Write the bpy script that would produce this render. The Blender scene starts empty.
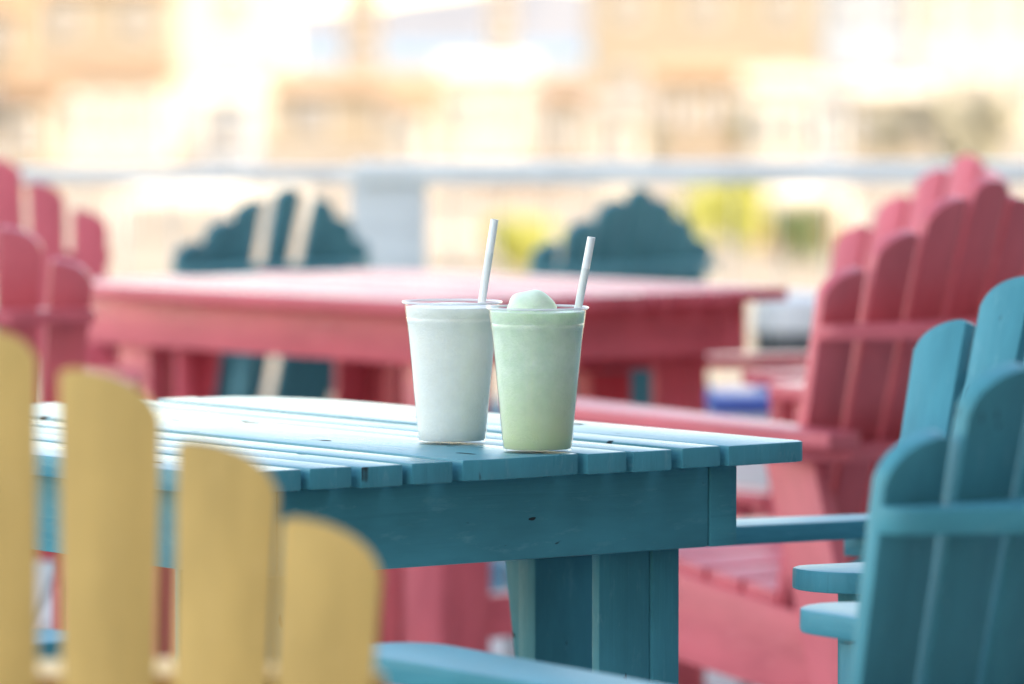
import bpy, bmesh, math, random
from mathutils import Matrix, Vector
random.seed(7)
R = math.radians
scene = bpy.context.scene
COL = scene.collection

# ------------------------------------------------------------------ camera, light, exposure
F = 5600.0                       # focal length in pixels of a 1024 px wide picture
CAM_Z = 1.18
cam_data = bpy.data.cameras.new('camera')
cam = bpy.data.objects.new('camera', cam_data); COL.objects.link(cam)
cam_data.sensor_width = 36.0
cam_data.lens = F / 1024 * 36
cam_data.clip_start = 0.1; cam_data.clip_end = 60000
cam.location = (0, 0, CAM_Z)
cam.rotation_euler = (R(90) - math.atan(302 / F), 0, 0)
cam_data.dof.use_dof = True
cam_data.dof.focus_distance = 5.93
cam_data.dof.aperture_fstop = 4.4
scene.camera = cam

SUN_EL, SUN_AZ = R(32), R(116)   # azimuth: clockwise from +Y, the sun stands behind the camera's back
world = bpy.data.worlds.new('World'); scene.world = world
world.use_nodes = True
wn = world.node_tree.nodes; wl = world.node_tree.links
bg = wn['Background']
sky = wn.new('ShaderNodeTexSky'); sky.sky_type = 'NISHITA'; sky.sun_disc = False
sky.sun_elevation = SUN_EL; sky.sun_rotation = SUN_AZ
sky.air_density = 1.0; sky.dust_density = 0.7; sky.ozone_density = 1.0
wl.new(sky.outputs[0], bg.inputs[0]); bg.inputs[1].default_value = 0.15
sd = bpy.data.lights.new('sun', 'SUN'); sd.energy = 2.0; sd.angle = R(0.5); sd.color = (1.0, 0.93, 0.85)
sun = bpy.data.objects.new('sun', sd); COL.objects.link(sun)
sv = Vector((math.sin(SUN_AZ) * math.cos(SUN_EL), math.cos(SUN_AZ) * math.cos(SUN_EL), math.sin(SUN_EL)))
sun.rotation_euler = (-sv).to_track_quat('-Z', 'Y').to_euler()
scene.view_settings.view_transform = 'Standard'; scene.view_settings.look = 'None'
scene.view_settings.gamma = 1.0; scene.view_settings.use_curve_mapping = False
scene.view_settings.exposure = 2.52
scene.view_settings.use_white_balance = True
scene.view_settings.white_balance_temperature = 9300
scene.view_settings.white_balance_tint = 16

# ------------------------------------------------------------------ materials
def new_mat(name):
    m = bpy.data.materials.new(name); m.use_nodes = True
    nt = m.node_tree; return m, nt.nodes, nt.links, nt.nodes['Principled BSDF']

def coords(n, l, kind, scale, rot=(0, 0, 0)):
    tc = n.new('ShaderNodeTexCoord'); mp = n.new('ShaderNodeMapping')
    mp.inputs['Scale'].default_value = scale; mp.inputs['Rotation'].default_value = rot
    l.new(tc.outputs[kind], mp.inputs[0]); return mp.outputs[0]

def noise(n, l, vec, scale, detail=4, rough=0.55, dist=0.0):
    t = n.new('ShaderNodeTexNoise'); t.inputs['Scale'].default_value = scale
    t.inputs['Detail'].default_value = detail; t.inputs['Roughness'].default_value = rough
    t.inputs['Distortion'].default_value = dist
    l.new(vec, t.inputs['Vector']); return t.outputs['Fac']

def ramp(n, l, fac, stops):
    r = n.new('ShaderNodeValToRGB'); e = r.color_ramp.elements
    while len(e) < len(stops): e.new(0.5)
    for el, (p, c) in zip(e, stops):
        el.position = p; el.color = (*c, 1) if len(c) == 3 else c
    l.new(fac, r.inputs[0]); return r.outputs[0]

def mixc(n, l, fac, a, b, mode='MIX'):
    m = n.new('ShaderNodeMix'); m.data_type = 'RGBA'; m.blend_type = mode
    for sock, v in ((m.inputs[0], fac), (m.inputs[6], a), (m.inputs[7], b)):
        if isinstance(v, (int, float)): sock.default_value = v
        elif isinstance(v, tuple): sock.default_value = (*v, 1)
        else: l.new(v, sock)
    return m.outputs[2]

def painted_wood(name, col, rough=0.42, chips=True, chip_col=(0.035, 0.05, 0.055), worn=0.10, chip_uv=(22, 60, 1), spec=0.15, chip_at=0.715):
    """Brushed gloss paint on planks: the UV map runs along the grain in metres."""
    m, n, l, b = new_mat(name)
    uv = coords(n, l, 'UV', (1, 1, 1))
    grain = noise(n, l, coords(n, l, 'UV', (4, 130, 1)), 1.0, 5, 0.6, 0.6)
    patch = noise(n, l, coords(n, l, 'UV', (5, 14, 1)), 1.0, 4, 0.6)
    dark = tuple(c * 0.72 for c in col)
    pale = tuple(c * (1 - worn) + 0.55 * worn for c in col)
    c1 = mixc(n, l, ramp(n, l, patch, [(0.3, (0, 0, 0)), (0.72, (1, 1, 1))]), dark, col)
    scuff = noise(n, l, coords(n, l, 'UV', (18, 60, 1)), 1.0, 6, 0.7)
    c2 = mixc(n, l, ramp(n, l, scuff, [(0.57, (0, 0, 0)), (0.72, (0.8, 0.8, 0.8))]), c1, pale)
    c3 = mixc(n, l, ramp(n, l, grain, [(0.28, (0.6, 0.6, 0.6)), (0.42, (0, 0, 0))]), c2, dark)
    out = c3
    if chips:
        ch = noise(n, l, coords(n, l, 'UV', chip_uv), 1.0, 2, 0.5, 0.2)
        fac = ramp(n, l, ch, [(chip_at, (0, 0, 0)), (chip_at + 0.02, (1, 1, 1))])
        out = mixc(n, l, fac, c3, chip_col)
    l.new(out, b.inputs['Base Color'])
    b.inputs['Specular IOR Level'].default_value = spec
    rr = n.new('ShaderNodeMapRange'); rr.inputs[3].default_value = rough - 0.08; rr.inputs[4].default_value = rough + 0.12
    l.new(patch, rr.inputs[0]); rough_out = rr.outputs[0]
    if chips:                                    # bare wood in the chips does not shine
        iv = n.new('ShaderNodeMapRange'); iv.inputs[3].default_value = spec; iv.inputs[4].default_value = 0.0
        l.new(fac, iv.inputs[0]); l.new(iv.outputs[0], b.inputs['Specular IOR Level'])
        mxr = n.new('ShaderNodeMath'); mxr.operation = 'MAXIMUM'
        l.new(rough_out, mxr.inputs[0]); l.new(fac, mxr.inputs[1]); rough_out = mxr.outputs[0]
    l.new(rough_out, b.inputs['Roughness'])
    bp = n.new('ShaderNodeBump'); bp.inputs['Strength'].default_value = 0.5; bp.inputs['Distance'].default_value = 0.0016
    l.new(grain, bp.inputs['Height'])
    bp2 = n.new('ShaderNodeBump'); bp2.inputs['Strength'].default_value = 0.25; bp2.inputs['Distance'].default_value = 0.003
    l.new(patch, bp2.inputs['Height']); l.new(bp.outputs[0], bp2.inputs['Normal'])
    l.new(bp2.outputs[0], b.inputs['Normal'])
    return m

M = {}
M['blue'] = painted_wood('sky_blue_paint', (0.042, 0.325, 0.40), 0.37)
M['blue_top'] = painted_wood('worn_sky_blue_paint', (0.042, 0.325, 0.40), 0.27, chip_uv=(11, 24, 1), worn=0.16, spec=0.25, chip_at=0.685)
M['pink'] = painted_wood('coral_pink_paint', (0.77, 0.16, 0.195), 0.28, chips=False, spec=0.2)
M['teal'] = painted_wood('deep_teal_paint', (0.075, 0.285, 0.33), 0.45, chips=False, worn=0.03)
M['yellow'] = painted_wood('butter_yellow_paint', (0.86, 0.54, 0.19), 0.45, chips=False, worn=0.05)
M['rail'] = painted_wood('pale_grey_paint', (0.88, 0.90, 0.89), 0.5, chips=False)

def plain(name, col, rough=0.6, var=0.15, scale=3.0, bump=0.0, kind='Object'):
    m, n, l, b = new_mat(name)
    f = noise(n, l, coords(n, l, kind, (1, 1, 1)), scale, 5, 0.6)
    l.new(mixc(n, l, f, tuple(c * (1 - var) for c in col), tuple(min(1, c * (1 + var)) for c in col)), b.inputs['Base Color'])
    b.inputs['Roughness'].default_value = rough
    if bump:
        bp = n.new('ShaderNodeBump'); bp.inputs['Strength'].default_value = bump; bp.inputs['Distance'].default_value = 0.02
        l.new(f, bp.inputs['Height']); l.new(bp.outputs[0], b.inputs['Normal'])
    return m

def deck_mat():
    m, n, l, b = new_mat('weathered_deck_boards')
    w = n.new('ShaderNodeTexWave'); w.wave_type = 'BANDS'; w.bands_direction = 'X'
    w.inputs['Scale'].default_value = 2.2; w.inputs['Distortion'].default_value = 0
    l.new(coords(n, l, 'Object', (1, 1, 1)), w.inputs['Vector'])
    g = noise(n, l, coords(n, l, 'Object', (30, 2, 1)), 1.0, 5, 0.6)
    c = mixc(n, l, g, (0.40, 0.38, 0.35), (0.58, 0.56, 0.53))
    l.new(mixc(n, l, ramp(n, l, w.outputs['Fac'], [(0.03, (1, 1, 1)), (0.07, (0, 0, 0))]), c, (0.05, 0.045, 0.04)), b.inputs['Base Color'])
    b.inputs['Roughness'].default_value = 0.7
    return m

def sand_mat():
    m, n, l, b = new_mat('dry_sand')
    v = coords(n, l, 'Object', (1, 1, 1))
    f = noise(n, l, v, 0.05, 6, 0.6); g = noise(n, l, v, 0.4, 5, 0.6)
    c = mixc(n, l, f, (0.192, 0.163, 0.122), (0.259, 0.222, 0.174))
    l.new(mixc(n, l, ramp(n, l, g, [(0.5, (0, 0, 0)), (0.75, (0.6, 0.6, 0.6))]), c, (0.20, 0.14, 0.085)), b.inputs['Base Color'])
    b.inputs['Roughness'].default_value = 0.9
    return m

def sea_mat():
    m, n, l, b = new_mat('sea_water')
    f = noise(n, l, coords(n, l, 'Object', (1, 0.3, 1)), 0.05, 5, 0.6)
    l.new(mixc(n, l, f, (0.05, 0.12, 0.19), (0.08, 0.17, 0.24)), b.inputs['Base Color'])
    b.inputs['Roughness'].default_value = 0.5
    bp = n.new('ShaderNodeBump'); bp.inputs['Strength'].default_value = 0.4; l.new(f, bp.inputs['Height']); l.new(bp.outputs[0], b.inputs['Normal'])
    return m

def leaf_mat(name, a, c):
    m, n, l, b = new_mat(name)
    oi = n.new('ShaderNodeTexCoord')
    f = noise(n, l, oi.outputs['Object'], 1.6, 4, 0.6)
    l.new(mixc(n, l, f, a, c), b.inputs['Base Color']); b.inputs['Roughness'].default_value = 0.55
    return m

def cup_mat():
    m, n, l, b = new_mat('clear_cup_plastic')
    n.remove(b); out = n['Material Output']
    tr = n.new('ShaderNodeBsdfTransparent'); tr.inputs[0].default_value = (0.985, 0.99, 0.99, 1)
    gl = n.new('ShaderNodeBsdfGlossy'); gl.inputs['Roughness'].default_value = 0.09
    fr = n.new('ShaderNodeLayerWeight'); fr.inputs[0].default_value = 0.5
    pw = n.new('ShaderNodeMath'); pw.operation = 'POWER'; pw.inputs[1].default_value = 4.0
    sc = n.new('ShaderNodeMapRange'); sc.inputs[3].default_value = 0.04; sc.inputs[4].default_value = 0.75
    l.new(fr.outputs['Facing'], pw.inputs[0]); l.new(pw.outputs[0], sc.inputs[0])
    # beads of condensation, a few mm and smaller
    vo = n.new('ShaderNodeTexVoronoi'); vo.inputs['Scale'].default_value = 330
    l.new(coords(n, l, 'Object', (1, 1, 0.8)), vo.inputs['Vector'])
    h = ramp(n, l, vo.outputs['Distance'], [(0.12, (1, 1, 1)), (0.3, (0, 0, 0))])
    cl = noise(n, l, coords(n, l, 'Object', (1, 1, 1)), 60, 3, 0.5)
    ml = n.new('ShaderNodeMath'); ml.operation = 'MULTIPLY'
    l.new(h, ml.inputs[0]); l.new(ramp(n, l, cl, [(0.52, (0, 0, 0)), (0.62, (1, 1, 1))]), ml.inputs[1])
    bp = n.new('ShaderNodeBump'); bp.inputs['Strength'].default_value = 0.6; bp.inputs['Distance'].default_value = 0.0006
    l.new(ml.outputs[0], bp.inputs['Height'])
    l.new(bp.outputs[0], gl.inputs['Normal']); l.new(bp.outputs[0], fr.inputs['Normal'])
    mx = n.new('ShaderNodeMixShader')
    l.new(sc.outputs[0], mx.inputs[0]); l.new(tr.outputs[0], mx.inputs[1]); l.new(gl.outputs[0], mx.inputs[2])
    l.new(mx.outputs[0], out.inputs[0])
    return m

def drink_mat(name, a, c, sss, low=None):
    m, n, l, b = new_mat(name)
    v = coords(n, l, 'Object', (1, 1, 1))
    f = ramp(n, l, noise(n, l, v, 46, 7, 0.72), [(0.34, (0, 0, 0)), (0.66, (1, 1, 1))])
    col = mixc(n, l, f, a, c)
    if low:                                      # the settled syrup at the bottom is yellower
        sx = n.new('ShaderNodeSeparateXYZ'); l.new(v, sx.inputs[0])
        mr = n.new('ShaderNodeMapRange'); mr.inputs[1].default_value = 0.0; mr.inputs[2].default_value = 0.09
        l.new(sx.outputs[2], mr.inputs[0]); col = mixc(n, l, mr.outputs[0], low, col)
    l.new(col, b.inputs['Base Color'])
    b.inputs['Subsurface Weight'].default_value = 0.6
    b.inputs['Subsurface Radius'].default_value = sss
    b.inputs['Subsurface Scale'].default_value = 0.012
    b.inputs['Roughness'].default_value = 0.5
    g = noise(n, l, v, 330, 5, 0.7)
    bp = n.new('ShaderNodeBump'); bp.inputs['Strength'].default_value = 0.7; bp.inputs['Distance'].default_value = 0.0014
    l.new(g, bp.inputs['Height']); l.new(bp.outputs[0], b.inputs['Normal'])
    return m

M['deck'] = deck_mat(); M['sand'] = sand_mat(); M['sea'] = sea_mat()
M['cup'] = cup_mat()
m, n, l, b = new_mat('frosted_lip_plastic'); b.inputs['Base Color'].default_value = (0.86, 0.88, 0.88, 1); b.inputs['Roughness'].default_value = 0.2; b.inputs['Alpha'].default_value = 0.5
M['lip'] = m
M['white_drink'] = drink_mat('coconut_slush', (0.92, 0.875, 0.805), (0.985, 0.945, 0.88), (0.8, 0.8, 0.7))
M['green_drink'] = drink_mat('melon_slush', (0.60, 0.74, 0.56), (0.75, 0.86, 0.69), (0.6, 0.9, 0.5), (0.62, 0.68, 0.38))
M['straw'] = plain('white_straw', (0.86, 0.87, 0.87), 0.35, 0.02)
M['white'] = plain('white_plastic', (0.78, 0.79, 0.78), 0.4, 0.04)
M['lid_blue'] = plain('blue_plastic', (0.05, 0.13, 0.45), 0.35, 0.08)
M['tub'] = plain('light_blue_plastic', (0.10, 0.36, 0.52), 0.4, 0.06)
M['grey'] = plain('grey_plastic', (0.10, 0.115, 0.12), 0.45, 0.1)
M['screw'] = plain('dark_screw_metal', (0.10, 0.08, 0.07), 0.5, 0.3, 400)

# ------------------------------------------------------------------ mesh helpers
def tag(o, label=None, cat=None, group=None, kind=None):
    if label: o['label'] = label
    if cat: o['category'] = cat
    if group: o['group'] = group
    if kind: o['kind'] = kind
    return o

def empty(name, loc, heading=0.0):
    o = bpy.data.objects.new(name, None); COL.objects.link(o)
    o.location = loc; o.rotation_euler = (0, 0, heading); o.empty_display_size = 0.1
    return o

def build(name, bm, mat, parent=None, smooth=32):
    me = bpy.data.meshes.new(name); bm.normal_update(); bm.to_mesh(me); bm.free()
    me.materials.append(mat)
    if smooth:
        for p in me.polygons: p.use_smooth = True
        me.set_sharp_from_angle(angle=R(smooth))
    o = bpy.data.objects.new(name, me); COL.objects.link(o)
    if parent: o.parent = parent
    return o

def new_bm():
    bm = bmesh.new(); bm.loops.layers.uv.new('UVMap'); return bm

def board(out, outline, thick, mat4, bevel=0.0025):
    """A plank: outline in local XY (x along the grain), centred on z=0, with eased edges, moved by mat4 into out."""
    b = bmesh.new(); uvl = b.loops.layers.uv.new('UVMap')
    lo = [b.verts.new((x, y, -thick / 2)) for x, y in outline]
    hi = [b.verts.new((x, y, thick / 2)) for x, y in outline]
    b.faces.new(list(reversed(lo))); b.faces.new(hi)
    k = len(outline)
    for i in range(k):
        j = (i + 1) % k
        b.faces.new((lo[i], lo[j], hi[j], hi[i]))
    b.normal_update()
    bmesh.ops.recalc_face_normals(b, faces=b.faces)
    if bevel:
        es = [e for e in b.edges if len(e.link_faces) == 2 and e.calc_face_angle(0) > R(40)]
        bmesh.ops.bevel(b, geom=es, offset=bevel, segments=2, profile=0.6, affect='EDGES', clamp_overlap=True)
    ou, ov = random.uniform(0, 50), random.uniform(0, 50)
    for f in b.faces:
        nz = abs(f.normal.z)
        for lp in f.loops:
            c = lp.vert.co
            if abs(f.normal.x) > 0.8: lp[uvl].uv = (ou + c.z, ov + c.y)
            else: lp[uvl].uv = (ou + c.x, ov + c.y + c.z)
    b.transform(mat4)
    me = bpy.data.meshes.new('tmp'); b.to_mesh(me); b.free()
    out.from_mesh(me); bpy.data.meshes.remove(me)

def frame(origin, u, v):
    u = Vector(u).normalized(); v = Vector(v); v = (v - u * v.dot(u)).normalized(); w = u.cross(v)
    m = Matrix((u, v, w)).transposed().to_4x4(); m.translation = Vector(origin); return m

def rect(l, w): return [(-l / 2, -w / 2), (l / 2, -w / 2), (l / 2, w / 2), (-l / 2, w / 2)]

def stick(out, a, b, width, thick, across, bevel=0.0025):
    """A straight plank from a to b; across gives the direction of its width."""
    a, b = Vector(a), Vector(b)
    board(out, rect((b - a).length, width), thick, frame((a + b) / 2, b - a, across), bevel)

def box(out, lo, hi, bevel=0.0):
    lo, hi = Vector(lo), Vector(hi); d = hi - lo
    board(out, rect(d.x, d.y), d.z, Matrix.Translation((lo + hi) / 2), bevel)

def lathe(out, prof, seg=64, close=False):
    rings = []
    for r, z in prof:
        if r < 1e-6: rings.append([out.verts.new((0, 0, z))])
        else: rings.append([out.verts.new((r * math.cos(2 * math.pi * i / seg), r * math.sin(2 * math.pi * i / seg), z)) for i in range(seg)])
    for a, b in zip(rings, rings[1:]):
        for i in range(seg):
            j = (i + 1) % seg
            if len(a) == 1: out.faces.new((a[0], b[j], b[i]))
            elif len(b) == 1: out.faces.new((a[i], a[j], b[0]))
            else: out.faces.new((a[i], a[j], b[j], b[i]))

def copy_tree(o, parent=None):
    c = o.copy(); COL.objects.link(c); c.parent = parent
    for ch in list(o.children): copy_tree(ch, c)
    return c

# ------------------------------------------------------------------ the setting
GZ = -4.0
def sheet(name, x0, x1, y0, y1, z, mat):
    bm = new_bm(); vs = [bm.verts.new(p) for p in ((x0, y0, z), (x1, y0, z), (x1, y1, z), (x0, y1, z))]
    bm.faces.new(vs); return tag(build(name, bm, mat, smooth=0), kind='structure')
sheet('ground', -4000, 4000, -400, 1250, GZ, M['sand'])
sheet('glare_cut_water', -4000, -13, -400, 112, GZ + 0.04, M['sea'])  # unseen water, added so left-facing faces don't mirror bright sand
sheet('sea', -40000, 40000, 1250, 50000, GZ - 0.3, M['sea'])
bm = new_bm(); xs = [-1400 + 40 * i for i in range(60)]
lo = [bm.verts.new((x, 6000, GZ - 2)) for x in xs]; bk = [bm.verts.new((x, 7200, GZ - 2)) for x in xs]
hi = [bm.verts.new((x, 6600, 62 + 16 * math.sin(x / 170) + 9 * math.sin(x / 61 + 2) + random.uniform(-4, 4))) for x in xs]
for i in range(59):
    bm.faces.new((lo[i], lo[i + 1], hi[i + 1], hi[i])); bm.faces.new((hi[i], hi[i + 1], bk[i + 1], bk[i]))
tag(build('sky_tone_ridge', bm, plain('sky_tone_grey', (0.170, 0.183, 0.200), 0.95, 0.2, 0.004), smooth=0), kind='structure')  # added ridge; its grey stands in for the overexposed sky and sea band
bm = new_bm(); box(bm, (-9, -3.0, -0.14), (9, 13.45, 0.0)); tag(build('deck', bm, M['deck'], smooth=0), kind='structure')

# ------------------------------------------------------------------ furniture
TAN = math.tan(R(18))
SLAT_TOPS = {0: 0.972, 1: 0.945, 2: 0.895, 3: 0.840}
def back_y(z): return (0.98 - z) * TAN
def arc_y(x): return 0.018 * (x / 0.25) ** 2

def slat_outline(length, wt, wb, side, drop):
    """Pointing up along +x; side is -1/+1 for the rounded shoulder, 0 for an even arch."""
    pts = [(0, -wb / 2), (0, wb / 2)][::-1]
    top = []
    N = 12
    for i in range(N + 1):
        y = wt / 2 - wt * i / N
        if side == 0: h = -drop * (1 - math.sqrt(max(0, 1 - (2 * y / wt) ** 2 * 0.94)))
        else:
            t = (side * y + wt / 2) / wt
            h = -drop * (1 - math.sqrt(max(0, 1 - t ** 2.3 * 0.97)))
            if t < 0.1: h -= 0.004 * (1 - t / 0.1)
        top.append((length + h, y))
    return [(0, -wb / 2)] + list(reversed(top)) + [(0, wb / 2)]

def make_chair(name, mat, xs=None, rail_z=0.782, wt=0.073):
    """Upright Adirondack chair; +y is the front, origin on the floor under the top of the back."""
    t = empty(name, (0, 0, 0))
    bk = new_bm()
    slots = xs or [(i * 0.0835, abs(i), (i > 0) - (i < 0)) for i in range(-3, 4)]
    for x_top, rank, side in slots:
        zt = SLAT_TOPS[rank]; zb = 0.33
        x_bot = x_top * 0.80
        a = Vector((x_bot, back_y(zb) + arc_y(x_bot) * 0.6, zb)); b = Vector((x_top, back_y(zt) + arc_y(x_top), zt))
        yaw = 2 * 0.018 / 0.0625 * x_top * 0.8
        m = frame(a, b - a, (math.cos(yaw), math.sin(yaw), 0))
        board(bk, slat_outline((b - a).length, wt, 0.056, side, 0.045 if side else 0.028), 0.0205, m, 0.0022)
    build('backrest', bk, mat, t)
    # two shaped cross rails behind the slats
    def rail(z, half, deep, bevel_x):
        zc = z - 0.0115; yb = back_y(zc)
        pts = []
        for i in range(-8, 9):
            x = half * i / 8; pts.append((x, yb + arc_y(x) * 0.85 - 0.0125))
        ye = pts[-1][1]
        back = [(half, ye - 0.022), (half - 0.006, ye - 0.034), (half - 0.02, ye - 0.045), (bevel_x, yb - deep)]
        outline = pts + back + [(-x, y) for x, y in reversed(back)]
        bm = new_bm(); board(bm, outline, 0.023, Matrix.Translation((0, 0, zc)), 0.003); return bm
    build('back_rail', rail(rail_z, 0.288, 0.120, 0.155), mat, t)
    build('back_rail', rail(0.578, 0.335, 0.080, 0.24), mat, t)
    # arms: boards that widen towards a rounded front
    for s in (-1, 1):
        pts = [(0.02, -0.033), (0.42, -0.053)]
        for k in range(0, 9):
            a = -math.pi / 2 + math.pi * k / 8
            pts.append((0.70 + 0.052 * math.cos(a), 0.061 * math.sin(a)))
        pts += [(0.42, 0.053), (0.02, 0.033)]
        bm = new_bm(); board(bm, pts, 0.023, frame((s * 0.289, 0, 0.5905), (0, 1, 0.0275), (-1, 0, 0)), 0.003)
        build('armrest', bm, mat, t)
        bm = new_bm(); stick(bm, (s * 0.262, 0.632, 0), (s * 0.262, 0.632, 0.592), 0.089, 0.03, (0, 1, 0)); build('leg', bm, mat, t)
        bm = new_bm(); stick(bm, (s * 0.262, -0.02, 0), (s * 0.262, 0.155, 0.566), 0.10, 0.03, (0, 1, 0)); build('leg', bm, mat, t)
        # bracket under the arm, on the leg's outer face
        o = []
        for k in range(9):
            q = k / 8; o.append((-0.24 * q, 0.066 * (1 - q) ** 0.55 * 0.9 + 0.006))
        out = [(0, 0)] + o + [(-0.24, 0)]
        bm = new_bm(); board(bm, out, 0.023, frame((s * 0.278, 0.632, 0.592), (0, 0, 1), (s, 0, 0)), 0.002); build('arm_bracket', bm, mat, t)
        # side stringer that carries the seat
        prof = [(0.02, 0.17), (0.66, 0.262), (0.682, 0.28), (0.688, 0.385), (0.56, 0.386), (0.36, 0.352), (0.02, 0.30)]
        bm = new_bm(); board(bm, prof, 0.026, frame((s * 0.230, 0, 0), (0, 1, 0), (0, 0, 1)), 0.003); build('stringer', bm, mat, t)
    st = new_bm()
    ys = [0.255, 0.335, 0.415, 0.495, 0.575, 0.655]
    for i, y in enumerate(ys):
        def zt(yy):
            return 0.386 if yy > 0.6 else 0.386 - 0.15 * (0.6 - yy)
        board(st, rect(0.47 if i < 5 else 0.49, 0.072), 0.021, frame((0, y, zt(y) + 0.0115), (1, 0, 0), (0, 1, (zt(y + 0.036) - zt(y - 0.036)) / 0.072)), 0.003)
    build('seat', st, mat, t)
    bm = new_bm(); stick(bm, (-0.215, 0.70, 0.33), (0.215, 0.70, 0.33), 0.09, 0.022, (0, 0, 1)); build('seat_apron', bm, mat, t)
    return t

def place(o, c, f, scale=1.0, tilt=None):
    o.location = (c[0], c[1], 0); o.rotation_euler = (0, 0, math.atan2(-f[0], f[1])); o.scale = (scale,) * 3
    return o

def make_table(name, mat, top_mat=None):
    """x runs across the planks, y along them; origin on the floor in the middle."""
    W, L, TOP, TH = 0.781, 1.02, 0.745, 0.0225
    t = empty(name, (0, 0, 0))
    k = W / 0.7385
    widths = [0.105] + [0.0495] * 3 + [0.1415] + [0.0495] * 3 + [0.105]
    gaps = [0.0095, 0.012, 0.009, 0.0125, 0.0105, 0.0095, 0.0125, 0.0095]
    tot = sum(widths) + sum(gaps); k = W / tot
    bm = new_bm(); x = -W / 2
    for i, w in enumerate(widths):
        w *= k; xc = x + w / 2
        e0 = random.uniform(-0.003, 0.003); e1 = random.uniform(-0.003, 0.003)
        if i == 4: e0 = 0.006
        y0, y1 = -L / 2 - e0, L / 2 + e1
        hw = w / 2
        pts = []
        if i == 4: pts = [(y0 + 0.005, hw), (y0, hw * 0.45), (y0, -hw * 0.5), (y0 + 0.006, -hw)]
        elif i == 0: pts = [(y0, hw), (y0, -hw + 0.015), (y0 + 0.004, -hw + 0.005), (y0 + 0.014, -hw)]
        elif i == 8: pts = [(y0 + 0.014, hw), (y0 + 0.004, hw - 0.005), (y0, hw - 0.015), (y0, -hw)]
        else: pts = [(y0, hw), (y0, -hw)]
        if i in (0, 8):
            s = -1 if i == 0 else 1       # outer side
            arc = []
            r1, r2 = 0.20, w * 0.9
            for q in range(0, 9):
                a = math.pi / 2 * q / 8
                arc.append((y1 - r1 * (1 - math.sin(a)), s * (hw - r2 * (1 - math.cos(a)))))
            inner = [(y1, -s * hw)]
            far = arc + inner if s < 0 else list(reversed(arc + inner))
            pts = pts + far
        else: pts = pts + [(y1, -hw), (y1, hw)]
        pts = [(py, -px) for py, px in pts]
        # local x = along the plank (world y), local y = across (world -x); a slight cup and wave per plank
        m = frame((xc, 0, TOP - TH / 2 + random.uniform(-0.0012, 0.0012)), (0, 1, random.uniform(-0.0015, 0.0015)), (-1, 0, random.uniform(-0.006, 0.006)))
        board(bm, [(a, b) for a, b in pts], TH, m, 0.0028)
        x += w + (gaps[i] * k if i < 8 else 0)
    build('tabletop', bm, top_mat or mat, t)
    ax, ay = W / 2 - 0.069, L / 2 - 0.035
    zt = TOP - TH - 0.0012; H = 0.089
    for s in (-1, 1):
        bm = new_bm(); stick(bm, (s * (ax - 0.019), -ay, zt - H / 2), (s * (ax - 0.019), ay, zt - H / 2), H, 0.038, (0, 0, 1), 0.004); build('apron', bm, mat, t)
        bm = new_bm(); stick(bm, (-ax + 0.0385, s * (ay - 0.0205), zt - H / 2), (ax - 0.0385, s * (ay - 0.0205), zt - H / 2), H, 0.038, (0, 0, 1), 0.004); build('apron', bm, mat, t)
    for sx in (-1, 1):
        for sy in (-1, 1):
            bm = new_bm()
            X, Y = ax - 0.034, ay - 0.042
            # an L of two planks
            stick(bm, (sx * (X - 0.019), sy * (Y - 0.060), 0), (sx * (X - 0.019), sy * (Y - 0.060), zt - 0.002 - (0.0)), 0.089, 0.038, (0, 1, 0), 0.004)
            stick(bm, (sx * (X - 0.0385 - 0.035), sy * (Y - 0.026), 0), (sx * (X - 0.0385 - 0.035), sy * (Y - 0.026), zt - 0.002), 0.070, 0.014, (1, 0, 0), 0.003)
            build('leg', bm, mat, t)
    return t

def add_stretcher(t, mat, x0, x1, y):
    bm = new_bm(); stick(bm, (x0, y, 0.195), (x1, y, 0.195), 0.075, 0.038, (0, 0, 1), 0.004); build('stretcher', bm, mat, t)
TH_T = R(36.9)
blue_table = make_table('slatted_table', M['blue'], M['blue_top'])
blue_table.location = (-0.2975, 6.245, 0); blue_table.rotation_euler.z = TH_T
tag(blue_table, 'sky blue slatted wooden table with two plastic cups standing on it', 'table', 'painted slatted tables')
pink_table = make_table('slatted_table', M['pink'])
pink_table.location = (-0.185, 9.98, 0); pink_table.scale = (1.07, 1.08, 1); pink_table.rotation_euler.z = R(41)
add_stretcher(pink_table, M['pink'], -0.18, 0.18, -0.385)
tag(pink_table, 'coral pink slatted wooden table standing empty behind the blue table', 'table', 'painted slatted tables')

fl = (-0.6, 0.8)      # towards the table from its near side
b1 = make_chair('adirondack_chair', M['blue'])
G1 = 'blue chairs round the blue table'; G2 = 'pink chairs round the pink table'; G3 = 'teal chairs by the railing'
place(b1, (0.545, 4.80), (-0.66, 0.75)); b1.scale = (0.90, 0.885, 1.010); tag(b1, 'blue slat-back chair turned its back to us, right of the blue table, with shaded slats', 'chair', G1)
b2 = copy_tree(b1); b2.scale = (1, 1, 1); [c for c in b1.children if c.name.startswith('armrest')][0].location = (-0.012, 0.055, -0.006)
place(b2, (0.742, 6.62), (-0.76, -0.65)); b2.scale.y = 1.08; tag(b2, 'blue chair facing the table, its bright pale slats behind the other blue chair back', 'chair', G1)
b3 = copy_tree(b1); place(b3, (-1.19, 5.05), (0.8, 0.6)); tag(b3, 'blue chair seen only as an armrest through the gaps of the yellow chair back', 'chair', G1)
p1 = make_chair('adirondack_chair', M['pink'], rail_z=0.760)
place(p1, (0.72, 8.4), (-0.66, 0.75)); tag(p1, 'pink slat-back chair with dark red shaded back and cross rails, behind the blue chair', 'chair', G2)
p2 = copy_tree(p1); place(p2, (0.83, 10.1), (-0.8, -0.6)); tag(p2, 'pink chair with pale pink slat tops rising just above the dark red chair back', 'chair', G2)
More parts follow.
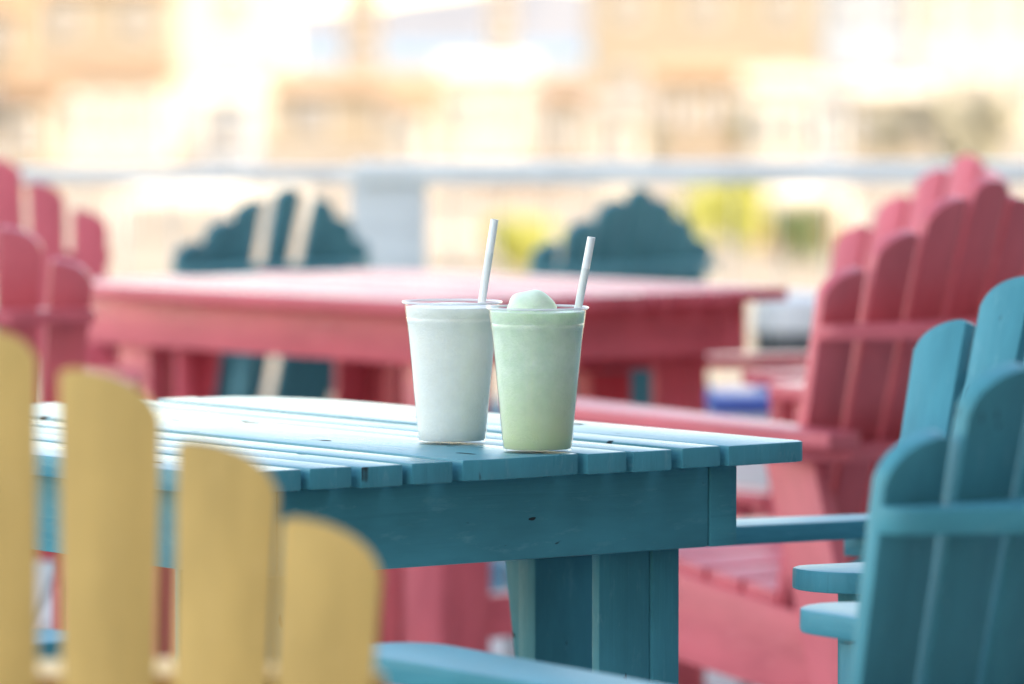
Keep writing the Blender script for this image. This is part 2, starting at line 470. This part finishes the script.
p3 = copy_tree(p1); place(p3, (-0.955, 9.0), (-0.04, 1.0), 0.98); tag(p3, 'pink slat-back chair with a rounded cross rail beside the pink table', 'chair', G2)
p4 = copy_tree(p1); place(p4, (-1.10, 11.15), (0.35, -0.94)); tag(p4, 'pink chair farther back, slat tops showing above the chair with the rounded rail', 'chair', G2)
y1 = make_chair('adirondack_chair', M['yellow'], [(-0.2505, 3, -1), (-0.1725, 2, -1), (-0.0835, 1, -1), (0.012, 0, 0), (0.10, 1, 1), (0.185, 2, 1), (0.262, 3, 1)], 0.734, 0.0785)
place(y1, (-0.364, 3.98), (0.12, -0.993)); y1.scale.x = 0.925; tag(y1, 'butter yellow slat-back chair close to us, its back against the blue table', 'chair')
t1 = make_chair('adirondack_chair', M['teal'], [(-0.262, 3, -1), (-0.187, 2, -1), (-0.112, 1, -1), (0.0, 0, 0), (0.119, 1, 1), (0.195, 2, 1), (0.262, 3, 1)])
place(t1, (-0.488, 12.3), fl, 0.88); tag(t1, 'dark teal chair with two wide gaps between its back slats, facing the railing', 'chair', G3)
t2 = make_chair('adirondack_chair', M['teal'])
place(t2, (0.285, 12.3), fl, 0.88); tag(t2, 'dark teal chair with evenly spaced back slats, behind the green drink', 'chair', G3)

# ------------------------------------------------------------------ drinks
def make_cup(name, loc, mat, level, dome=None, label='', cat='drink'):
    t = empty(name, loc)
    H, RB, RT = 0.152, 0.0362, 0.0508
    def rad(z): return RB + (RT - RB) * (z / H)
    prof = [(0, 0.006), (RB - 0.004, 0.005), (RB - 0.002, 0.0), (RB, 0.0006), (rad(0.011) - 0.0002, 0.0110), (rad(0.012) + 0.0004, 0.0120), (rad(0.014), 0.0136)]
    for i in range(1, 12): prof.append((rad(0.02 + 0.103 * i / 12), 0.02 + 0.103 * i / 12))
    prof += [(rad(0.130), 0.130), (rad(0.1308) + 0.0007, 0.1308), (rad(0.1345) + 0.0007, 0.1345), (rad(0.1352) + 0.0001, 0.1352), (rad(0.1362) + 0.0007, 0.1364),
             (rad(H) + 0.0008, H - 0.003), (rad(H) + 0.0026, H - 0.0026), (rad(H) + 0.0032, H - 0.0012), (rad(H) + 0.0024, H), (rad(H) + 0.0008, H - 0.0004)]
    bm = new_bm(); lathe(bm, prof, 96); build('cup_shell', bm, M['cup'], t, 50)
    bm = new_bm()                                # the rolled lip
    lathe(bm, [(rad(H) + 0.0022 + 0.0015 * math.cos(a), H - 0.001 + 0.0013 * math.sin(a)) for a in [2 * math.pi * q / 12 for q in range(13)]], 96)
    build('rim', bm, M['lip'], t, 60)
    bm = new_bm()
    p = [(0, 0.0065), (RB - 0.006, 0.0060), (RB - 0.0018, 0.0022)]
    for z, dr in ((0.0035, 10), (0.0108, 10), (0.0120, 7), (0.03, 8), (0.05, 8), (0.07, 8), (0.09, 8), (0.11, 8), (0.1285, 8), (0.1296, 5), (0.1330, 5), (0.1342, 8.5), (0.1352, 8.5), (0.1364, 5)):
        p.append((rad(z) - dr * 1e-4, z))
    p.append((rad(level) - 0.0004, level))
    if dome:
        r0, h = dome
        p += [(rad(level) - 0.003, level + 0.0003), (r0 + 0.012, level - 0.0025), (r0 + 0.004, level - 0.0015)]
        for i in range(0, 13):
            a = math.pi / 2 * i / 12; p.append((r0 * math.cos(a) ** 0.9 if i < 12 else 0, level - 0.0005 + h * math.sin(a)))
    else:
        p += [(rad(level) - 0.005, level + 0.0006), (0.03, level + 0.0030), (0.012, level + 0.0040), (0, level + 0.0042)]
    lathe(bm, p, 72)
    if dome:
        for v in bm.verts:                       # the scoop sits off centre and is uneven
            q = max(0, (v.co.z - level + 0.002) / dome[1]) if v.co.x ** 2 + v.co.y ** 2 < 0.0345 ** 2 else 0
            if q > 0:
                v.co.x += -0.0065 * min(1, q * 8 + 0.3) + 0.0012 * math.sin(v.co.y / 0.006 + 4 * q) * min(1, q * 3)
                v.co.z += 0.0012 * math.sin(v.co.x / 0.005 + 1.3) * min(1, q * 2)
    build('slush', bm, mat, t, 60)
    tag(t, label, cat, 'slush drinks on the blue table')
    return t

def straw(base, top, label):
    a, b = Vector(base), Vector(top); L = (b - a).length
    bm = new_bm(); r = 0.0042; seg = 20
    lathe(bm, [(r, 0), (r, L * 0.8), (r + 0.0003, L * 0.803), (r, L * 0.806), (r, L), (r - 0.0007, L), (r - 0.0007, L - 0.03)], seg)
    o = build('straw', bm, M['straw'], None, 50)
    o.location = a; o.rotation_euler = (b - a).to_track_quat('Z', 'Y').to_euler()
    return tag(o, label, 'straw', 'straws in the slush drinks')

TOPZ = 0.7468
S = 928.0
wx, wy = (452 - 512) / S, F / 928.0
gx, gy = (537.5 - 512) / 945.0, F / 948.0
make_cup('plastic_cup', (wx, wy, TOPZ), M['white_drink'], 0.1460, None, 'clear plastic cup full of white slush standing on the blue table', 'drink')
make_cup('plastic_cup', (gx, gy, TOPZ), M['green_drink'], 0.1475, (0.0265, 0.0225), 'clear plastic cup of pale green slush heaped above its rim', 'drink')
straw((wx + 0.018, wy + 0.008, TOPZ + 0.06), (wx + 0.046, wy + 0.0, TOPZ + 0.240), 'white drinking straw leaning in the white slush')
straw((gx + 0.026, gy + 0.010, TOPZ + 0.06), (gx + 0.057, gy + 0.0, TOPZ + 0.2255), 'white drinking straw leaning in the green slush')

# ------------------------------------------------------------------ railing at the edge of the deck
RY = 13.2
rl = empty('deck_railing', (0, RY, 0)); tag(rl, 'pale grey wooden railing with a square post along the far deck edge', 'railing')
def rbox(name, lo, hi, bev=0.004):
    bm = new_bm(); box(bm, lo, hi, bev); return build(name, bm, M['rail'], rl)
for px in (-2.95, -0.29, 2.4):
    rbox('post', (px - 0.088, -0.088, 0.001), (px + 0.088, 0.088, 0.843))
rbox('top_rail', (-0.37, -0.10, 0.844), (4.6, 0.10, 0.892), 0.006)
rbox('top_rail', (-5.2, -0.045, 0.846), (-0.373, 0.045, 0.880), 0.006)
rbox('bottom_rail', (-5.2, -0.02, 0.08), (4.6, 0.02, 0.125))
bal = None
for i in range(62):
    x = -3.0 + i * 0.11
    if min(abs(x - p) for p in (-2.95, -0.29, 2.4)) < 0.1: continue
    if bal is None:
        bm = new_bm(); box(bm, (-0.002, -0.002, 0.126), (0.002, 0.002, 0.843)); bal = build('baluster', bm, M['rail'], rl, 0); bal.location.x = x
    else:
        c = bal.copy(); COL.objects.link(c); c.parent = rl; c.location.x = x

# ------------------------------------------------------------------ things standing on the deck behind the pink table
ck = empty('cooler_box', (0.485, 11.6, 0)); tag(ck, 'white cooler box with a blue lid behind the pink table', 'cooler')
bm = new_bm(); box(bm, (-0.075, -0.12, 0.02), (0.075, 0.12, 0.41), 0.012); build('body', bm, M['white'], ck)
bm = new_bm(); box(bm, (-0.08, -0.125, 0.411), (0.08, 0.125, 0.452), 0.010); build('lid', bm, M['lid_blue'], ck)
bm = new_bm()
stick(bm, (-0.087, 0, 0.25), (-0.087, 0, 0.42), 0.02, 0.01, (0, 1, 0)); stick(bm, (0.087, 0, 0.25), (0.087, 0, 0.42), 0.02, 0.01, (0, 1, 0))
build('handle', bm, M['white'], ck)
tb = empty('storage_tub', (-0.068, 11.35, 0)); tag(tb, 'small light blue tub on the deck floor, seen under the blue table', 'tub')
bm = new_bm(); lathe(bm, [(0, 0.002), (0.055, 0.002), (0.062, 0.12), (0.058, 0.12), (0.05, 0.012), (0, 0.012)], 36); build('body', bm, M['tub'], tb)
bm = new_bm(); lathe(bm, [(0.0625, 0.112), (0.069, 0.114), (0.069, 0.124), (0.0625, 0.124)], 36); build('rim', bm, M['tub'], tb)
bn = empty('waste_bin', (0.63, 12.5, 0)); tag(bn, 'dark grey bin with a white rim between the pink table and the railing', 'bin')
bm = new_bm(); lathe(bm, [(0, 0.003), (0.075, 0.003), (0.09, 0.53), (0.085, 0.53), (0.07, 0.02), (0, 0.02)], 40); build('body', bm, M['grey'], bn)
bm = new_bm(); lathe(bm, [(0.083, 0.531), (0.094, 0.531), (0.096, 0.56), (0.088, 0.60), (0.06, 0.615), (0.0, 0.62)], 40); build('lid', bm, M['white'], bn)

# ------------------------------------------------------------------ unseen house and added wing that keep the deck in shade
def facade(name, x0, x1, y0, y1, z0, z1, wallm, roofm, label, rows, cols, front, flat=False, gable=1.6, winm=None, trim=None, group=None):
    """A building: box of walls, roof, windows with frames on the side that faces +y or -y (front = +1/-1)."""
    cx, cy = (x0 + x1) / 2, (y0 + y1) / 2
    t = empty(name, (cx, cy, z0)); tag(t, label, 'building', group)
    w, d, h = x1 - x0, y1 - y0, z1 - z0
    bm = new_bm(); box(bm, (-w / 2, -d / 2, 0), (w / 2, d / 2, h)); build('wall', bm, wallm, t, 0)
    bm = new_bm()
    if flat:
        box(bm, (-w / 2 - 0.3, -d / 2 - 0.3, h + 0.003), (w / 2 + 0.3, d / 2 + 0.3, h + 0.5))
    else:
        o = 0.45
        prof = [(-d / 2 - o, h + 0.003), (d / 2 + o, h + 0.003), (d / 2 + o, h + 0.2), (0, h + gable), (-d / 2 - o, h + 0.2)]
        vs0 = [bm.verts.new((-w / 2 - o, y, z)) for y, z in prof]; vs1 = [bm.verts.new((w / 2 + o, y, z)) for y, z in prof]
        bm.faces.new(vs0); bm.faces.new(list(reversed(vs1)))
        for i in range(5): j = (i + 1) % 5; bm.faces.new((vs0[j], vs0[i], vs1[i], vs1[j]))
        bmesh.ops.recalc_face_normals(bm, faces=bm.faces)
    build('roof', bm, roofm, t, 0)
    ww, wh = min(1.4, w / cols * 0.5), min(1.5, h / rows * 0.5)
    for r in range(rows):
        for c in range(cols):
            x = -w / 2 + w * (c + 0.5) / cols; z = h * (r + 0.55) / rows
            y = front * d / 2
            bm = new_bm(); box(bm, (x - ww / 2 - 0.08, min(y, y + front * 0.07), z - wh / 2 - 0.08), (x + ww / 2 + 0.08, max(y, y + front * 0.07), z + wh / 2 + 0.08)); f = build('window', bm, trim or M['white'], t, 0)
            bm = new_bm(); box(bm, (x - ww / 2, min(y + front * 0.072, y + front * 0.09), z - wh / 2), (x + ww / 2, max(y + front * 0.072, y + front * 0.09), z + wh / 2)); build('pane', bm, winm or M['glass'], f, 0)
    return t

m, n, l, b = new_mat('window_glass'); b.inputs['Base Color'].default_value = (0.17, 0.165, 0.16, 1); b.inputs['Roughness'].default_value = 0.4; b.inputs['Specular IOR Level'].default_value = 0.3; M['glass'] = m
M['house'] = plain('dark_shade_walls', (0.10, 0.085, 0.07), 0.8, 0.2, 2)  # kept dark to cut the light from behind the camera
M['cream'] = plain('cream_stucco', (0.252, 0.218, 0.170), 0.85, 0.1, 0.6)
M['peach'] = plain('peach_stucco', (0.222, 0.174, 0.122), 0.85, 0.12, 0.6)
M['offwhite'] = plain('white_stucco', (0.420, 0.391, 0.336), 0.8, 0.06, 0.6)
M['paleblue'] = plain('pale_blue_cladding', (0.25, 0.30, 0.36), 0.6, 0.1, 0.6)
M['tan_roof'] = plain('tan_roof_tiles', (0.30, 0.20, 0.12), 0.8, 0.2, 1.5)
M['grey_roof'] = plain('grey_roof_shingles', (0.28, 0.26, 0.24), 0.8, 0.2, 1.5)
M['timber'] = plain('brown_timber', (0.23, 0.14, 0.08), 0.8, 0.25, 2)
M['bark'] = plain('bark', (0.12, 0.085, 0.06), 0.9, 0.3, 5)
M['canvas'] = plain('white_canvas', (0.540, 0.504, 0.432), 0.8, 0.05, 2)
M['leaf_lime'] = leaf_mat('lime_leaves', (0.20, 0.22, 0.035), (0.31, 0.33, 0.075))
M['leaf_grey'] = leaf_mat('dusty_leaves', (0.15, 0.155, 0.115), (0.24, 0.235, 0.18))
M['leaf_green'] = leaf_mat('green_leaves', (0.05, 0.09, 0.03), (0.10, 0.15, 0.05))
facade('shade_house', -1.2, 34, -16, -3.2, GZ, 14.5, M['house'], M['grey_roof'], 'unseen tall house behind the deck, sized and darkened to shade the tables', 5, 12, 1, flat=True)  # out of view; height, left end and dark walls shape the light
facade('shade_house', 9.5, 20, -2.6, 13, GZ, 13.0, M['house'], M['grey_roof'], 'unseen dark wing added right of the deck to shade it', 4, 3, 1, flat=True)  # added out of view to shade the deck and darken right-facing sides

# ------------------------------------------------------------------ the sunlit shore beyond, all far out of focus
def fx(px, D): return (px - 512) / F * D
def zy(py, D): return CAM_Z - (py - 40) / F * D
def far_building(px0, px1, D, py_top, wallm, roofm, label, rows=2, cols=4, depth=9, flat=False, gable=1.6, base=None):
    z0 = GZ if base is None else base
    return facade('shore_building', fx(px0, D), fx(px1, D), D, D + depth, z0, zy(py_top, D), wallm, roofm, label, rows, cols, -1, flat, gable, group='buildings along the sunlit shore')

far_building(28, 175, 330, -10, M['cream'], M['tan_roof'], 'wide cream building at the top left, brown shade under it', 2, 2)
far_building(178, 288, 300, -30, M['offwhite'], M['tan_roof'], 'bright white tall block beside the wide cream building', 2, 1, flat=True)
far_building(-60, 18, 310, 10, M['peach'], M['tan_roof'], 'orange brown building at the far left edge', 2, 2)
far_building(345, 378, 420, -20, M['peach'], M['tan_roof'], 'narrow tan tower in front of the sea', 4, 1, 4, flat=True)
far_building(490, 515, 430, -20, M['cream'], M['tan_roof'], 'slim cream tower left of the middle building', 4, 1, 4, flat=True)
far_building(590, 822, 350, -25, M['cream'], M['tan_roof'], 'broad cream building in the middle of the skyline', 2, 3)
far_building(828, 912, 380, -20, M['paleblue'], M['grey_roof'], 'pale blue building between two cream buildings', 2, 2, flat=True)
far_building(916, 1090, 320, -20, M['offwhite'], M['tan_roof'], 'bright cream building at the top right corner', 2, 4)
far_building(270, 440, 260, 92, M['cream'], M['tan_roof'], 'low cream beach hall below the sea horizon', 1, 2, gable=0.9)
far_building(450, 525, 240, 75, M['offwhite'], M['canvas'], 'small white kiosk with a pale roof above the railing post', 1, 2, 4, gable=0.7)
far_building(660, 745, 250, 78, M['peach'], M['tan_roof'], 'low peach hut left of the white pavilion', 1, 3, 5, gable=0.9)
far_building(752, 815, 215, 85, M['offwhite'], M['canvas'], 'white pavilion above the railing right of the middle', 1, 2, 4, flat=True)
far_building(845, 925, 230, 95, M['cream'], M['canvas'], 'low cream shed left of the olive tree clump', 1, 2, 4, gable=0.6)
far_building(60, 165, 235, 80, M['offwhite'], M['timber'], 'low white bar with a brown roof at the left', 1, 3, 5, gable=0.8)

far_building(205, 252, 205, 100, M['paleblue'], M['canvas'], 'small blue-grey hut left of the low cream beach hall', 1, 1, 3, gable=0.5)
far_building(396, 430, 200, 108, M['offwhite'], M['tan_roof'], 'small white hut above the railing post', 1, 1, 3, gable=0.5)
far_building(548, 586, 210, 100, M['cream'], M['timber'], 'small cream hut with a brown roof above the green drink', 1, 1, 3, gable=0.6)
far_building(602, 642, 190, 112, M['offwhite'], M['grey_roof'], 'small white hut with a grey roof above the evenly slatted teal chair', 1, 1, 3, gable=0.5)
far_building(820, 843, 205, 98, M['paleblue'], M['grey_roof'], 'narrow blue-grey hut right of the white pavilion', 1, 1, 3, gable=0.5)
far_building(8, 50, 200, 96, M['peach'], M['timber'], 'small peach hut with a brown roof above the left pink chair', 1, 1, 3, gable=0.6)
def canopy(px, D, py_top, w, label):
    t = empty('beach_tent', (fx(px, D), D, GZ)); tag(t, label, 'tent', 'white tents on the sand')
    h = zy(py_top, D) - GZ
    bm = new_bm(); apex = bm.verts.new((0, 0, h)); e = []
    for k in range(4):
        a = math.pi / 4 + k * math.pi / 2; e.append(bm.verts.new((w * 0.707 * math.cos(a), w * 0.707 * math.sin(a), h * 0.72)))
    lo = [bm.verts.new((v.co.x, v.co.y, h * 0.62)) for v in e]
    for k in range(4): j = (k + 1) % 4; bm.faces.new((apex, e[k], e[j])); bm.faces.new((e[k], lo[k], lo[j], e[j]))
    build('canopy', bm, M['canvas'], t, 0)
    for k in range(4):
        bm = new_bm(); x, y = lo[k].co.x * 0.96 if False else w * 0.48 * (1 if k in (0, 3) else -1), w * 0.48 * (1 if k < 2 else -1)
        box(bm, (x - 0.04, y - 0.04, 0), (x + 0.04, y + 0.04, h * 0.70)); build('pole', bm, M['white'], t, 0)
canopy(180, 150, 178, 3.2, 'white beach tent under the railing line beside the left pink chair')
canopy(250, 165, 172, 3.0, 'white beach tent behind the gaps of the teal chair')
canopy(800, 150, 178, 2.6, 'white beach tent left of the dark red chair back')
canopy(452, 140, 232, 1.6, 'small white beach tent beside the railing post')

def foliage(name, px, D, py_top, width, mat, label, trunk=True, n=1400):
    x = fx(px, D); h = zy(py_top, D) - GZ
    t = empty(name, (x, D, GZ)); tag(t, label, 'tree' if trunk else 'bush', 'greenery on the shore')
    bm = new_bm()
    lathe(bm, [(0.02 * h + 0.03, 0), (0.014 * h + 0.02, h * 0.4), (0.01, h * 0.8)], 8)
    for k in range(4):
        a = random.uniform(0, 6.28); s = Vector((math.cos(a) * width * 0.3, math.sin(a) * width * 0.3, h * 0.8))
        stick(bm, (0, 0, h * 0.35), s, 0.05, 0.05, (0.3, 1, 0.1), 0)
    build('trunk', bm, M['bark'], t)
    bm = new_bm(); z0 = h * (0.35 if trunk else 0.05)
    cl = [(Vector((random.gauss(0, 0.24) * width, random.gauss(0, 0.24) * width, z0 + (h - z0) * random.uniform(0.2, 0.85))), random.uniform(0.14, 0.26) * width) for _ in range(9)]
    for k in range(n):
        c, r = random.choice(cl); p = c + Vector((random.gauss(0, 1), random.gauss(0, 1), random.gauss(0, 0.8))).normalized() * r * random.uniform(0.5, 1.0)
        s = random.uniform(0.04, 0.08) * width
        u = Vector((random.gauss(0, 1), random.gauss(0, 1), random.gauss(0, 1))).normalized(); v = u.orthogonal().normalized()
        bm.faces.new([bm.verts.new(q) for q in (p - u * s, p + v * s * 0.5, p + u * s, p - v * s * 0.5)])
    build('crown', bm, mat, t, 0)
foliage('shrub', 733, 135, 178, 2.6, M['leaf_lime'], 'lime green bush right of the evenly slatted teal chair', False)
foliage('shrub', 518, 125, 226, 2.0, M['leaf_lime'], 'lime green bush between the straws under the railing', False)
foliage('shrub', 790, 130, 205, 1.6, M['leaf_green'], 'dark bush beside the lime green bush', False)
foliage('round_tree', 965, 210, 106, 4.6, M['leaf_grey'], 'dusty olive tree clump above the dark red chair back')
foliage('round_tree', 738, 225, 108, 1.0, M['leaf_green'], 'small green tree left of the white pavilion')
foliage('round_tree', 655, 225, 132, 0.9, M['leaf_green'], 'small green tree above the railing near the second straw')
def log_pile(px, D, w, h, label):
    t = empty('timber_wall', (fx(px, D), D, GZ)); tag(t, label, 'wall')
    bm = new_bm()
    for k in range(int(h / 0.2)): stick(bm, (-w / 2, 0, 0.1 + k * 0.2), (w / 2, 0, 0.1 + k * 0.2), 0.19, 0.08, (0, 0, 1), 0)
    build('planks', bm, M['timber'], t, 0)
    bm = new_bm()
    for x in (-w / 2, 0, w / 2): box(bm, (x - 0.07, 0.042, 0), (x + 0.07, 0.18, h + 0.1))
    build('posts', bm, M['timber'], t, 0)
log_pile(800, 138, 1.9, 1.2, 'low brown timber wall below the white tent')
log_pile(520, 200, 3.0, 0.8, 'low brown timber wall beyond the straws')
